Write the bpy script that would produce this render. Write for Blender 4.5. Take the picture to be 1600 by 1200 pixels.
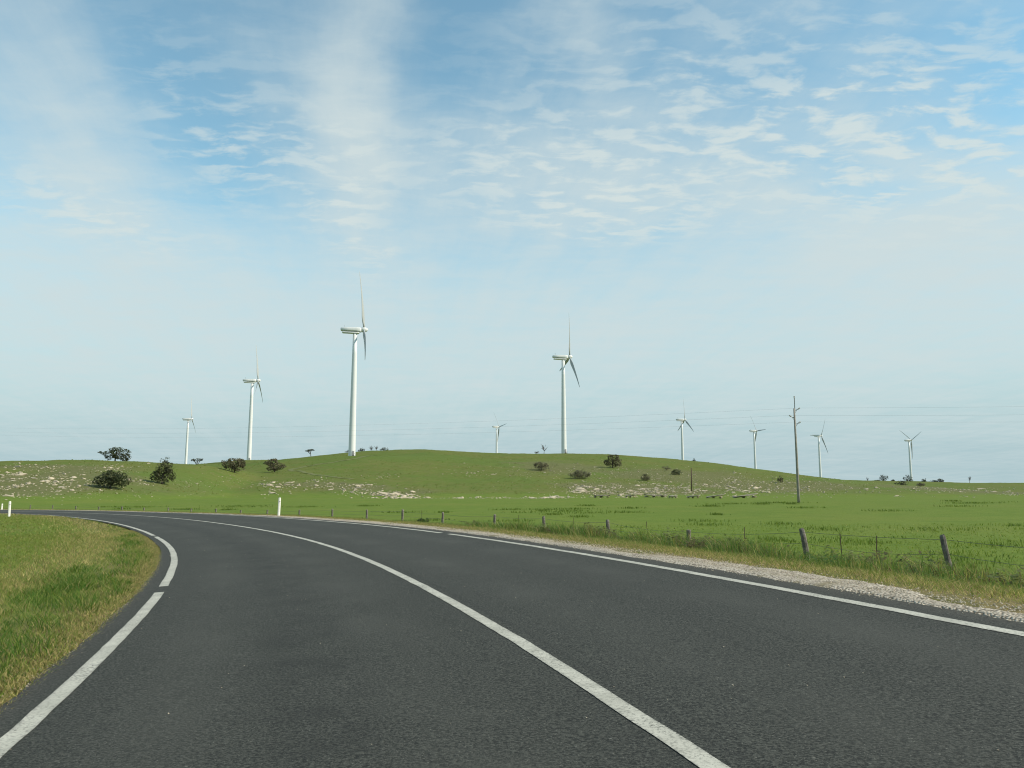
import bpy, bmesh, math, random
import numpy as np
from mathutils import Vector, Matrix, Euler
R = math.radians
for o in list(bpy.data.objects): bpy.data.objects.remove(o)
scn = bpy.context.scene
COL = scn.collection
# ------------------------------------------------------------------ camera
cam = bpy.data.cameras.new('camera'); camo = bpy.data.objects.new('camera', cam); COL.objects.link(camo)
camo.location = (0, 0, 1.183); camo.rotation_euler = (R(90) + math.atan(170 / 1250), 0, 0)
cam.sensor_width = 36; cam.lens = 36 * 1250 / 1600; cam.clip_start = .1; cam.clip_end = 20000
scn.camera = camo
# ------------------------------------------------------------------ sky, sun, exposure
SUN_AZ, SUN_EL = 103, 38                       # degrees clockwise from straight ahead, degrees above the horizon
class NT:
    """small helper around a node tree"""
    def __init__(s, tree): s.t = tree; s.n = tree.nodes; s.l = tree.links
    def put(s, sock, v):
        if isinstance(v, bpy.types.NodeSocket): s.l.new(v, sock)
        elif v is not None: sock.default_value = v
    def math(s, op, a, b=None, c=None, clamp=False):
        n = s.n.new('ShaderNodeMath'); n.operation = op; n.use_clamp = clamp
        for i, v in enumerate((a, b, c)): s.put(n.inputs[i], v)
        return n.outputs[0]
    def vmath(s, op, a, b=None):
        n = s.n.new('ShaderNodeVectorMath'); n.operation = op; s.put(n.inputs[0], a); s.put(n.inputs[1], b); return n.outputs[0]
    def comb(s, x, y, z=0.):
        n = s.n.new('ShaderNodeCombineXYZ'); s.put(n.inputs[0], x); s.put(n.inputs[1], y); s.put(n.inputs[2], z); return n.outputs[0]
    def sep(s, v):
        n = s.n.new('ShaderNodeSeparateXYZ'); s.put(n.inputs[0], v); return n.outputs
    def noise(s, v, scale, detail=4., rough=.55, dist=0., col=False):
        n = s.n.new('ShaderNodeTexNoise'); s.put(n.inputs['Vector'], v); s.put(n.inputs['Scale'], scale)
        n.inputs['Detail'].default_value = detail; n.inputs['Roughness'].default_value = rough; n.inputs['Distortion'].default_value = dist
        return n.outputs[1] if col else n.outputs[0]
    def ramp(s, f, a, b, lo=0., hi=1.):
        n = s.n.new('ShaderNodeMapRange'); n.interpolation_type = 'SMOOTHSTEP'; s.put(n.inputs[0], f)
        for i, v in zip((1, 2, 3, 4), (a, b, lo, hi)): n.inputs[i].default_value = v
        return n.outputs[0]
    def mix(s, f, a, b, mode='MIX'):
        n = s.n.new('ShaderNodeMix'); n.data_type = 'RGBA'; n.blend_type = mode
        s.put(n.inputs[0], f)
        for i, v in ((6, a), (7, b)): s.put(n.inputs[i], (*v, 1.) if isinstance(v, tuple) and len(v) == 3 else v)
        return n.outputs[2]
wld = bpy.data.worlds.new('World'); scn.world = wld; wld.use_nodes = True
W = NT(wld.node_tree); W.n.clear()
SKY_STRENGTH = .15
nis = W.n.new('ShaderNodeTexSky'); nis.sky_type = 'NISHITA'; nis.sun_disc = False
nis.sun_elevation = R(SUN_EL); nis.sun_rotation = R(SUN_AZ); nis.air_density = 1.0; nis.dust_density = .1; nis.ozone_density = 1.0
tc = W.n.new('ShaderNodeTexCoord'); dirv = W.vmath('NORMALIZE', tc.outputs['Generated'])
dx, dy, dz = W.sep(dirv)
zz = W.math('ADD', W.math('MAXIMUM', dz, 0.), .08)
px, py = W.math('DIVIDE', dx, zz), W.math('DIVIDE', dy, zz)       # a flat cloud deck overhead
P = W.comb(px, py)
wob = W.vmath('SUBTRACT', W.noise(P, 1.7, 5., .6, col=True), (.5, .5, .5))
Pw = W.vmath('ADD', P, W.vmath('MULTIPLY', wob, (.34, .34, 0.)))
wx, wy, _ = W.sep(Pw)
def blob(cx, cy, ang, la, lb, amp):
    ca, sa = math.cos(R(ang)), math.sin(R(ang))
    ax = W.math('SUBTRACT', wx, cx); ay = W.math('SUBTRACT', wy, cy)
    p1 = W.math('MULTIPLY', W.math('ADD', W.math('MULTIPLY', ax, ca), W.math('MULTIPLY', ay, sa)), 1 / la)
    p2 = W.math('MULTIPLY', W.math('SUBTRACT', W.math('MULTIPLY', ay, ca), W.math('MULTIPLY', ax, sa)), 1 / lb)
    r2 = W.math('ADD', W.math('MULTIPLY', p1, p1), W.math('MULTIPLY', p2, p2))
    return W.math('MULTIPLY', W.math('EXPONENT', W.math('MULTIPLY', r2, -1.)), amp)
def total(l):
    t = l[0]
    for b in l[1:]: t = W.math('ADD', t, b)
    return t
# high cloud: a soft veil drawn out in streaks, with fields of small ripples in it (positions on the deck)
elev = W.math('ARCSINE', dz)
veil = total([blob(-.34, 1.60, 99, .80, .085, .40), blob(-.40, 1.75, 96, .8, .16, .14), blob(-1.0, 1.75, 106, .75, .19, .36), blob(.12, 1.38, 66, .28, .05, .30), blob(.35, 2.0, 8, .8, .34, .34), blob(1.25, 2.35, 20, .5, .45, .30),
              blob(-.70, 1.75, 100, .50, .15, -.30), blob(-.12, 1.42, 90, .22, .09, -.18), blob(1.05, 1.52, 25, .30, .12, -.32), blob(.92, 2.05, 25, .22, .10, -.22), blob(.55, 1.35, 0, .3, .12, .10)])
low = W.noise(P, .8, 4., .55)
fine = W.noise(W.vmath('MULTIPLY', Pw, (1., 2.0, 1.)), 3.4, 6., .6)
hump = W.math('EXPONENT', W.math('MULTIPLY', W.math('POWER', W.math('MULTIPLY', W.math('ABSOLUTE', W.math('SUBTRACT', elev, .20)), 1 / .165), 2.), -1.))
v = W.math('ADD', W.math('ADD', veil, W.math('MULTIPLY', hump, .60)), W.math('MULTIPLY', W.math('SUBTRACT', low, .5), .55))
v = W.math('ADD', W.math('ADD', v, W.math('MULTIPLY', W.math('SUBTRACT', fine, .5), .50)), .11)
fr = W.vmath('ADD', W.vmath('MULTIPLY', wob, (.12, .12, 0.)), P); fx_, fy_, _ = W.sep(fr)
fib = W.noise(W.comb(W.math('MULTIPLY', W.math('ADD', W.math('MULTIPLY', fx_, .985), W.math('MULTIPLY', fy_, .17)), 9.), W.math('MULTIPLY', W.math('SUBTRACT', fy_, W.math('MULTIPLY', fx_, .17)), 1.1)), 1., 6., .62)
v = W.math('ADD', v, W.math('MULTIPLY', W.math('SUBTRACT', fib, .5), .42))          # drawn-out fibres of ice cloud
va = W.math('MULTIPLY', W.ramp(v, -.08, 1.02), .93)
rmask = total([blob(.88, 1.85, 20, .72, .42, 1.2), blob(-1.2, 2.22, 60, .34, .2, .9), blob(-.48, 2.3, 95, .55, .12, .9), blob(.28, 2.28, 10, .26, .2, 1.), blob(-.68, 1.85, 95, .35, .16, .75), blob(.05, 1.98, 0, .35, .2, .75)])
rwarp = W.vmath('ADD', P, W.vmath('MULTIPLY', W.vmath('SUBTRACT', W.noise(P, 5., 3., .5, col=True), (.5, .5, .5)), (.12, .12, 0.)))
ripple = W.noise(W.vmath('MULTIPLY', rwarp, (1., 1.75, 1.)), 8.5, 5., .55)
puff = W.math('MULTIPLY', W.math('MULTIPLY', W.ramp(ripple, .45, .63), W.math('MINIMUM', rmask, 1.)), .80)
alpha = W.math('SUBTRACT', 1., W.math('MULTIPLY', W.math('SUBTRACT', 1., va), W.math('SUBTRACT', 1., puff)))
skyb = W.mix(1., nis.outputs[0], (1.24, 1.50, 1.24), 'MULTIPLY')
CL = 1 / SKY_STRENGTH
lowair = W.ramp(elev, .34, .03, 0., .97)               # pale sea haze low over the land
skyb = W.mix(lowair, skyb, (.37 * CL, .52 * CL, .58 * CL))
skycol = W.mix(alpha, skyb, W.mix(puff, (.62 * CL, .715 * CL, .725 * CL), (.68 * CL, .76 * CL, .745 * CL)))

wld_bg = W.n.new('ShaderNodeBackground'); W.put(wld_bg.inputs[0], skycol); wld_bg.inputs[1].default_value = SKY_STRENGTH
wo = W.n.new('ShaderNodeOutputWorld'); W.l.new(wld_bg.outputs[0], wo.inputs[0])
sl = bpy.data.lights.new('sun', 'SUN'); sl.energy = 4.9; sl.angle = R(.53); sl.color = (1., .91, .76)
so = bpy.data.objects.new('sun', sl); COL.objects.link(so)
sd_ = Vector((math.sin(R(SUN_AZ)) * math.cos(R(SUN_EL)), math.cos(R(SUN_AZ)) * math.cos(R(SUN_EL)), math.sin(R(SUN_EL))))
so.location = sd_ * 60; so.rotation_euler = sd_.to_track_quat('Z', 'Y').to_euler()
vs = scn.view_settings; vs.view_transform = 'Standard'; vs.look = 'None'; vs.exposure = 0.; vs.gamma = 1.; vs.use_curve_mapping = False
scn.cycles.filter_width = 1.1
#<core>  road geometry and height of the land (metres; X right, Y ahead, Z up; road centre line at z=0 beside the car)
EYE = 1.183
def hash2(ix, iy, seed):
    h = (ix.astype(np.int64) * 374761393 + iy.astype(np.int64) * 668265263 + seed * 974634777) & 0x7fffffff
    h = ((h ^ (h >> 13)) * 1274126177) & 0x7fffffff
    return ((h ^ (h >> 16)) & 0xffffff) / float(0xffffff)
def vnoise(x, y, seed=0):
    x = np.asarray(x, float); y = np.asarray(y, float)
    ix = np.floor(x); iy = np.floor(y); fx = x - ix; fy = y - iy
    fx = fx * fx * (3 - 2 * fx); fy = fy * fy * (3 - 2 * fy)
    a = hash2(ix, iy, seed); b = hash2(ix + 1, iy, seed); c = hash2(ix, iy + 1, seed); d = hash2(ix + 1, iy + 1, seed)
    return (a * (1 - fx) + b * fx) * (1 - fy) + (c * (1 - fx) + d * fx) * fy
def fbm(x, y, seed=0, octv=4):
    s = 0; a = .5; n = 0
    for k in range(octv):
        s = s + a * vnoise(x, y, seed + k * 17); n += a; x = x * 2.03 + 5.1; y = y * 2.03 - 3.7; a *= .5
    return s / n
def sstep(a, b, x):
    t = np.clip((x - a) / (b - a), 0, 1); return t * t * (3 - 2 * t)
# centre line: a left-hand bend integrated from its curvature
RS = np.arange(-40, 190.01, .25)
_k = np.interp(RS, [-40, 0, 12, 24, 36, 50, 70, 110, 140, 190], [.006, .00902, .00861, .01101, .00551, .00788, .0072, .0072, .007, .004])
_h = np.concatenate([[0], np.cumsum((_k[1:] + _k[:-1]) / 2 * .25)]); _i0 = int(40 / .25)
RH = _h - _h[_i0] + .2053
_x = np.concatenate([[0], np.cumsum(-(np.sin(RH)[1:] + np.sin(RH)[:-1]) / 2 * .25)])
_y = np.concatenate([[0], np.cumsum((np.cos(RH)[1:] + np.cos(RH)[:-1]) / 2 * .25)])
RX = _x - _x[_i0] + 2.133; RY = _y - _y[_i0] - 1.651
def road_z(s): return np.where(s > 0, -.00089 * s - .0391 * (np.clip(s, 0, 115) / 30) ** 2 - .0095 * np.clip(s - 115, 0, 80), -.00089 * s)
def road_slope(s): return np.interp(s, [-40, 0, 30, 65, 190], [.05, .0557, .0467, .01, .0])
def rp(s, d, dz=0.):
    s = np.asarray(s, float); x = np.interp(s, RS, RX); y = np.interp(s, RS, RY); h = np.interp(s, RS, RH)
    return np.stack([x + d * np.cos(h), y + d * np.sin(h), road_z(s) + road_slope(s) * np.clip(d, -3.8, 3.8) + dz + 0 * s], -1)
def road_sd(x, y):
    x = np.ravel(x); y = np.ravel(y); S = np.empty(len(x)); D = np.empty(len(x))
    for i in range(0, len(x), 20000):
        a = x[i:i + 20000, None] - RX[None, ::2]; b = y[i:i + 20000, None] - RY[None, ::2]
        j = np.argmin(a * a + b * b, 1); jj = j * 2
        n = np.arange(len(j)); dx = a[n, j]; dy = b[n, j]; h = RH[jj]
        S[i:i + 20000] = RS[jj] + (-dx * np.sin(h) + dy * np.cos(h))
        side = dx * np.cos(h) + dy * np.sin(h)
        D[i:i + 20000] = np.sign(side) * np.maximum(np.abs(side), np.where((jj == 0) | (j == len(RX[::2]) - 1), np.sqrt(dx * dx + dy * dy), 0))
    return S, D
# skyline heights of the three rises, each on its own ridge
def _sky(pts, Y):
    p = np.array(pts, float); return (p[:, 0] - 800) / 1250 * Y, (770 - p[:, 1]) / 1250 * Y + EYE
YM, YL, YR = 440., 255., 620.
MX, MZ = _sky([(-300, 735), (150, 726), (300, 733), (330, 729), (348, 722.5), (380, 720), (450, 719.5), (500, 712), (560, 706), (620, 702), (680, 703), (740, 708), (800, 709), (860, 710), (960, 711),
               (1040, 717), (1100, 722), (1160, 733), (1220, 745), (1290, 762), (1340, 770)], YM)
LX, LZ = _sky([(-900, 735), (-300, 728), (0, 722), (100, 720), (160, 719), (250, 722), (300, 725), (333, 727), (360, 734), (400, 748), (450, 772), (520, 790)], YL)
QX, QZ = _sky([(600, 770), (1000, 762), (1200, 752), (1280, 750), (1340, 752), (1400, 754), (1470, 757), (1530, 754), (1600, 757), (1900, 756), (2600, 758)], YR)
def _ridge(x, y, X, Z, yf, yr, back, pl):
    z = np.interp(x, X, Z); z = z * .5 + .25 * (np.interp(x - 6, X, Z) + np.interp(x + 6, X, Z))
    t = np.clip((y - yf) / (yr - yf), 0, 1)
    up = z * (.72 * t + .28 * t * t * (3 - 2 * t))
    return np.where(y < yr, up, z + (pl - z) * sstep(yr, yr + back, y))
PADS = [(-74.2, 379, 17.9, 30), (-195.8, 600, 24.2, 45), (31.9, 500, 25.3, 40), (-405, 1000, 31.7, 70), (-24, 1200, 38.5, 80), (203, 960, 27.3, 70),
        (349, 1150, 29.6, 60), (430, 1120, 19.3, 60), (603, 1210, 18.7, 80)]
def land(x, y, sd=None):
    x = np.asarray(x, float); y = np.asarray(y, float)
    m = _ridge(x, y, MX, MZ, 205 + 12 * np.sin(x * .02), YM, 300, 9.)
    l = _ridge(x, y, LX, LZ, 118 + 6 * np.sin(x * .05 + 1), YL, 160, 4.)
    q = _ridge(x, y, QX, QZ, 190, YR, 400, 5.)
    hill = np.maximum(np.maximum(m, l), q)
    hill = np.clip(hill, 0, None)
    far = sstep(0, 3, hill)
    hill = hill + far * (fbm(x * .05, y * .05, 3) - .5) * .9 * sstep(0, 6, hill) + far * (fbm(x * .3, y * .3, 9, 3) - .5) * .45
    fade = sstep(1800, 4500, np.hypot(x, y)); hill = hill * (1 - fade)
    if sd is None: sd = road_sd(x, y)
    S, D = sd[0].reshape(x.shape), sd[1].reshape(x.shape)
    Sc = np.clip(S, -40, 190)
    ze = road_z(Sc) + road_slope(Sc) * np.clip(D, -3.8, 3.8)
    pad = -.62 - .2 * sstep(45, 75, Sc) + .72 * sstep(11, 100, D) + .10 * (fbm(x * .12, y * .12, 5) - .5) * sstep(8, 20, D)
    zr = ze + (pad - ze) * sstep(4.3, 11., D)
    lef = -.28 + .16 * (fbm(x * .15, y * .15, 6) - .5)
    zl = ze + .03 + (lef - ze) * sstep(6, 14, -D) + .09 * sstep(4.6, 7, -D) * (fbm(x * .6, y * .6, 8) - .3)
    z = np.where(D >= 0, zr, zl)
    z = np.where(np.abs(D) < 3.4, ze - .09, np.where(np.abs(D) < 4.0, z - .09 * (4.0 - np.abs(D)) / .6, z))
    z = z + hill
    for (px, py, pz, r) in PADS:
        w = np.exp(-((x - px) ** 2 + (y - py) ** 2) / r ** 2); z = z + (pz - z) * w
    return z
#</core>
# ------------------------------------------------------------------ helpers
RNG = np.random.default_rng(7); random.seed(7)
def obj(name, me, mat=None, parent=None, loc=None):
    o = bpy.data.objects.new(name, me); COL.objects.link(o)
    if mat is not None and me is not None and not me.materials: me.materials.append(mat)
    if parent: o.parent = parent
    if loc is not None: o.location = loc
    return o
def tag(o, label=None, cat=None, group=None, kind=None):
    for k, v in (('label', label), ('category', cat), ('group', group), ('kind', kind)):
        if v: o[k] = v
    return o
def thing(name, label, cat, loc, group=None, rz=0.):
    o = obj(name, None, loc=loc); o.rotation_euler = (0, 0, rz); return tag(o, label, cat, group)
def npmesh(name, V, F, col=None, smooth=False, uv=None):
    """mesh from numpy: V (n,3); F list of (m,k) index arrays"""
    me = bpy.data.meshes.new(name); V = np.asarray(V, np.float32)
    me.vertices.add(len(V)); me.vertices.foreach_set('co', V.ravel())
    F = [np.asarray(f, np.int32) for f in F if len(f)]
    li = np.concatenate([f.ravel() for f in F]); tot = np.concatenate([np.full(len(f), f.shape[1], np.int32) for f in F])
    st = np.concatenate([[0], np.cumsum(tot)[:-1]]).astype(np.int32)
    me.loops.add(len(li)); me.loops.foreach_set('vertex_index', li)
    me.polygons.add(len(tot)); me.polygons.foreach_set('loop_start', st); me.polygons.foreach_set('loop_total', tot)
    if smooth: me.polygons.foreach_set('use_smooth', np.ones(len(tot), bool))
    if col is not None:
        a = me.color_attributes.new('col', 'FLOAT_COLOR', 'POINT')
        c = np.ones((len(V), 4), np.float32); c[:, :3] = col; a.data.foreach_set('color', c.ravel())
    if uv is not None:
        u = me.uv_layers.new(name='uv'); u.data.foreach_set('uv', np.asarray(uv, np.float32)[li].ravel())
    me.update(calc_edges=True); me.validate(); return me
def bmesh_done(name, bm, smooth=False):
    me = bpy.data.meshes.new(name); bmesh.ops.recalc_face_normals(bm, faces=bm.faces)
    if smooth:
        for f in bm.faces: f.smooth = True
    bm.to_mesh(me); bm.free(); return me
def loft(name, rings, smooth=True, caps=True, bm=None):
    """skin a list of rings (each a list of points)"""
    own = bm is None; bm = bm or bmesh.new(); vr = [[bm.verts.new(p) for p in r] for r in rings]; n = len(rings[0])
    for a, b in zip(vr[:-1], vr[1:]):
        for i in range(n): bm.faces.new((a[i], a[(i + 1) % n], b[(i + 1) % n], b[i]))
    if caps: bm.faces.new(vr[0][::-1]); bm.faces.new(vr[-1])
    return bmesh_done(name, bm, smooth) if own else bm
def circ(c, r, n=12, axis='Z', ph=0.):
    out = []
    for i in range(n):
        a = ph + 2 * math.pi * i / n; u, v = r * math.cos(a), r * math.sin(a)
        out.append((c[0] + u, c[1] + v, c[2]) if axis == 'Z' else (c[0], c[1] + u, c[2] + v))
    return out
def tube(bm, pts, rad, n=6):
    """tube through points, radius list or number"""
    pts = [Vector(p) for p in pts]; rad = rad if hasattr(rad, '__len__') else [rad] * len(pts); rings = []
    for i, p in enumerate(pts):
        t = (pts[min(i + 1, len(pts) - 1)] - pts[max(i - 1, 0)]).normalized()
        a = t.cross(Vector((0, 0, 1)) if abs(t.z) < .9 else Vector((1, 0, 0))).normalized(); b = t.cross(a)
        rings.append([p + (a * math.cos(2 * math.pi * k / n) + b * math.sin(2 * math.pi * k / n)) * rad[i] for k in range(n)])
    loft('', rings, bm=bm); return bm
def box(bm, c, s, rot=None):
    m = Matrix.Translation(c) @ (rot.to_matrix().to_4x4() if rot else Matrix.Identity(4)) @ Matrix.Diagonal((*s, 1))
    return bmesh.ops.create_cube(bm, size=1, matrix=m)['verts']
# ------------------------------------------------------------------ materials
def mat(name):
    m = bpy.data.materials.new(name); m.use_nodes = True; t = NT(m.node_tree); b = t.n['Principled BSDF']; return m, t, b
def plain(name, c1, c2=None, scale=3., rough=.8, bump=0., bscale=30., spec=.3, detail=5., metal=0., coords='Object'):
    m, t, b = mat(name); tcn = t.n.new('ShaderNodeTexCoord').outputs[coords]
    if c2: col = t.mix(t.ramp(t.noise(tcn, scale, detail, .6), .3, .7), c1, c2); t.put(b.inputs['Base Color'], col)
    else: b.inputs['Base Color'].default_value = (*c1, 1)
    b.inputs['Roughness'].default_value = rough; b.inputs['Specular IOR Level'].default_value = spec; b.inputs['Metallic'].default_value = metal
    if bump:
        bn = t.n.new('ShaderNodeBump'); bn.inputs['Strength'].default_value = bump; t.put(bn.inputs['Height'], t.noise(tcn, bscale, 4.)); t.l.new(bn.outputs[0], b.inputs['Normal'])
    return m
def foliage(name, gain=(1, 1, 1), transl=.35, rough=.6):
    """leaf material: colour from the leaf's own attribute, light passes through"""
    m, t, b = mat(name); at = t.n.new('ShaderNodeAttribute'); at.attribute_name = 'col'
    c = t.mix(1., at.outputs['Color'], gain, 'MULTIPLY'); t.put(b.inputs['Base Color'], c); b.inputs['Roughness'].default_value = rough; b.inputs['Specular IOR Level'].default_value = .25
    tr = t.n.new('ShaderNodeBsdfTranslucent'); t.put(tr.inputs[0], c); mx = t.n.new('ShaderNodeMixShader'); mx.inputs[0].default_value = transl
    t.l.new(b.outputs[0], mx.inputs[1]); t.l.new(tr.outputs[0], mx.inputs[2]); t.l.new(mx.outputs[0], t.n['Material Output'].inputs[0]); return m
M = {}
M['white'] = plain('turbine_white', (.72, .73, .71), (.68, .69, .67), .12, .38, spec=.45)
M['blade'] = plain('blade_white_shaded', (.42, .435, .425), (.38, .395, .385), .4, .4, spec=.4)  # blade shading put into the colour: turbine white darkened to grey
M['steel'] = plain('galvanised_steel', (.30, .31, .31), (.22, .22, .22), 4., .5, metal=.6)
M['dark'] = plain('dark_metal', (.05, .05, .05), None, rough=.6)
M['pole'] = plain('weathered_pole_timber', (.34, .31, .26), (.22, .20, .165), 1.4, .9, .3, 18.)
M['brownpole'] = plain('brown_pole_timber', (.10, .065, .045), (.06, .042, .03), 2., .9)
M['insul'] = plain('insulator_porcelain', (.42, .40, .38), None, rough=.25, spec=.5)
M['wire'] = plain('wire_metal', (.10, .10, .10), None, rough=.5, metal=.5)
M['guide'] = plain('guide_post_white', (.80, .79, .72), (.68, .66, .58), 9., .55)
M['reflect'] = plain('reflector_grey', (.35, .34, .33), None, rough=.3)
M['post'] = plain('grey_fence_timber', (.24, .215, .18), (.095, .082, .068), 9., .95, .6, 40.)
M['rock'] = plain('limestone', (.53, .455, .335), (.28, .24, .165), .9, .95, .5, 6., coords='Object')
M['ledge'] = plain('ledge_stone', (.36, .32, .24), (.20, .18, .13), .9, .95, .5, 6.)
M['bark'] = plain('bark', (.11, .09, .07), (.06, .05, .04), 4., .95)
M['leaf'] = foliage('shrub_leaves', gain=(1.5, 1.6, 1.4), transl=.25)
M['grass'] = foliage('grass_blades', gain=(1.6, 1.54, 1.3), transl=.5)
M['pebble'] = foliage('pebbles', transl=0., rough=.95)
# asphalt: coarse chip seal, worn in the wheel paths
m, t, b = mat('asphalt'); M['asphalt'] = m
tco = t.n.new('ShaderNodeTexCoord'); oc = tco.outputs['Object']; uvx, uvy, _ = t.sep(tco.outputs['UV'])
chip = t.noise(oc, 52., 4., .75); chip2 = t.noise(oc, 24., 3., .6); big = t.noise(oc, .5, 4., .6)
c = t.mix(t.ramp(chip, .38, .66), (.010, .011, .009), (.082, .083, .068))
c = t.mix(t.math('MULTIPLY', t.ramp(chip2, .45, .75), .35), c, (.060, .061, .049))
c = t.mix(t.math('MULTIPLY', t.ramp(t.noise(oc, 75., 1., .5), .70, .75), .7), c, (.22, .215, .18))
def lane(o): return t.math('EXPONENT', t.math('MULTIPLY', t.math('POWER', t.math('ABSOLUTE', t.math('SUBTRACT', uvy, o)), 2.), -6.))
wear = t.math('ADD', t.math('ADD', lane(-2.45), lane(-.95)), t.math('ADD', lane(.95), lane(2.45)))
c = t.mix(t.math('MULTIPLY', wear, t.math('MULTIPLY', t.ramp(big, .3, .7), .5)), c, (.070, .070, .058))
c = t.mix(t.math('MULTIPLY', t.ramp(t.noise(t.vmath('MULTIPLY', tco.outputs['UV'], (.12, 1.4, 1.)), 1., 5., .65), .45, .75), .32), c, (.030, .031, .025))
seam = t.math('EXPONENT', t.math('MULTIPLY', t.math('POWER', t.math('ABSOLUTE', t.math('ADD', t.math('SUBTRACT', uvy, .16), t.math('MULTIPLY', t.math('SUBTRACT', t.noise(oc, .8, 3.), .5), .12))), 2.), -1800.))
c = t.mix(t.math('MULTIPLY', seam, .25), c, (.014, .014, .012))                         # tarred joint beside the centre line
drip = t.math('EXPONENT', t.math('MULTIPLY', t.math('POWER', t.math('ABSOLUTE', t.math('ADD', uvy, 1.68)), 2.), -7.))
c = t.mix(t.math('MULTIPLY', drip, t.ramp(t.noise(oc, 1.8, 5., .7), .42, .68, 0., .55)), c, (.022, .022, .019))
c = t.mix(t.math('MULTIPLY', t.ramp(t.math('ABSOLUTE', uvy), 3.35, 3.75), .45), c, (.085, .075, .06))
t.put(b.inputs['Base Color'], c); b.inputs['Roughness'].default_value = .9; b.inputs['Specular IOR Level'].default_value = .3
bn = t.n.new('ShaderNodeBump'); bn.inputs['Strength'].default_value = .7; bn.inputs['Distance'].default_value = .012
t.put(bn.inputs['Height'], t.math('ADD', chip, t.math('MULTIPLY', chip2, .4))); t.l.new(bn.outputs[0], b.inputs['Normal'])
# road paint: worn so that the chips show through
m, t, b = mat('road_paint'); M['paint'] = m
tco = t.n.new('ShaderNodeTexCoord'); oc = tco.outputs['Object']; uvx, uvy, _ = t.sep(tco.outputs['UV'])
edge = t.math('ABSOLUTE', uvy)
speck = t.ramp(t.noise(oc, 48., 4., .75), .46, .66); patch = t.ramp(t.noise(oc, 1.3, 5., .65), .48, .72)
w = t.math('ADD', t.math('MULTIPLY', speck, t.math('ADD', .50, t.math('MULTIPLY', patch, .8))), t.math('MULTIPLY', t.math('POWER', edge, 6.), t.math('MULTIPLY', t.ramp(t.noise(oc, 22., 4., .7), .42, .6), .7)), clamp=True)
c = t.mix(t.ramp(t.noise(oc, 4., 4.), .3, .7), (.53, .505, .42), (.41, .39, .32))
c = t.mix(w, c, (.085, .083, .068))
t.put(b.inputs['Base Color'], c); b.inputs['Roughness'].default_value = .7
# gravel shoulder
m, t, b = mat('gravel'); M['gravel'] = m
oc = t.n.new('ShaderNodeTexCoord').outputs['Object']
vor = t.n.new('ShaderNodeTexVoronoi'); vor.inputs['Scale'].default_value = 38.; t.put(vor.inputs['Vector'], oc)
c = t.mix(t.ramp(t.noise(oc, 3., 5., .65), .35, .7), (.50, .43, .335), (.64, .56, .45)); c = t.mix(t.ramp(vor.outputs['Distance'], .3, .75), c, (.15, .12, .08))
c = t.mix(t.ramp(t.noise(oc, 1.6, 5., .7), .56, .70), c, (.22, .18, .10))
t.put(b.inputs['Base Color'], c); b.inputs['Roughness'].default_value = .95
bn = t.n.new('ShaderNodeBump'); bn.inputs['Strength'].default_value = .8; bn.inputs['Distance'].default_value = .02; bn.invert = True
t.put(bn.inputs['Height'], vor.outputs['Distance']); t.l.new(bn.outputs[0], b.inputs['Normal'])
# ground: pasture, rough hill grass, dry verge soil; the kinds of cover come from the mesh (R verge, G stony ground, B hill)
m, t, b = mat('ground_cover'); M['ground'] = m
tcn = t.n.new('ShaderNodeTexCoord'); oc = tcn.outputs['Object']; at = t.n.new('ShaderNodeAttribute'); at.attribute_name = 'col'
sp = t.n.new('ShaderNodeSeparateColor'); t.l.new(at.outputs['Color'], sp.inputs[0]); zr_, zg_, zb_ = sp.outputs
n1 = t.noise(oc, .06, 5., .6); n2 = t.noise(oc, .5, 5., .65); n3 = t.noise(oc, 6., 4., .7); n4 = t.noise(oc, .018, 4., .5)
pas = t.mix(t.ramp(n2, .3, .72), (.112, .168, .024), (.145, .194, .032)); pas = t.mix(t.math('MULTIPLY', t.ramp(n1, .45, .7), .5), pas, (.170, .190, .040))
pas = t.mix(t.math('MULTIPLY', t.ramp(n3, .50, .66), .6), pas, (.06, .092, .013))
hil = t.mix(t.ramp(n1, .3, .7), (.104, .148, .025), (.134, .152, .034)); hil = t.mix(t.math('MULTIPLY', t.ramp(n2, .44, .66), .7), hil, (.165, .155, .052))
hil = t.mix(t.math('MULTIPLY', t.ramp(n3, .48, .64), .55), hil, (.055, .085, .018)); hil = t.mix(t.math('MULTIPLY', t.ramp(n4, .5, .62), .6), hil, (.096, .148, .026))
sto = t.mix(t.ramp(n3, .4, .66), (.125, .125, .05), (.20, .18, .09)); sto = t.mix(t.ramp(t.noise(oc, 1.3, 4., .7), .45, .6), sto, (.10, .115, .035))
ver = t.mix(t.ramp(n2, .35, .65), (.21, .165, .075), (.13, .135, .04)); ver = t.mix(t.math('MULTIPLY', t.ramp(n3, .45, .7), .6), ver, (.06, .065, .022))
c = t.mix(zb_, pas, hil); c = t.mix(zg_, c, sto); c = t.mix(zr_, c, ver)
t.put(b.inputs['Base Color'], c); b.inputs['Roughness'].default_value = .95; b.inputs['Specular IOR Level'].default_value = .1
bn = t.n.new('ShaderNodeBump'); bn.inputs['Strength'].default_value = .55; bn.inputs['Distance'].default_value = .25
t.put(bn.inputs['Height'], t.math('ADD', t.math('MULTIPLY', n3, .5), n2)); t.l.new(bn.outputs[0], b.inputs['Normal'])
# ------------------------------------------------------------------ ground sheet
def axis(lo, hi, a, b, step, grow=1.07):
    v = list(np.arange(a, b + 1e-6, step)); d = step
    while v[-1] < hi: d = min(d * grow, 400); v.append(v[-1] + d)
    d = step
    while v[0] > lo: d = min(d * grow, 400); v.insert(0, v[0] - d)
    return np.array(v)
gx = axis(-7000, 7000, -34, 26, .4, 1.045); gy = axis(-600, 9000, -8, 62, .4, 1.035)
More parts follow.
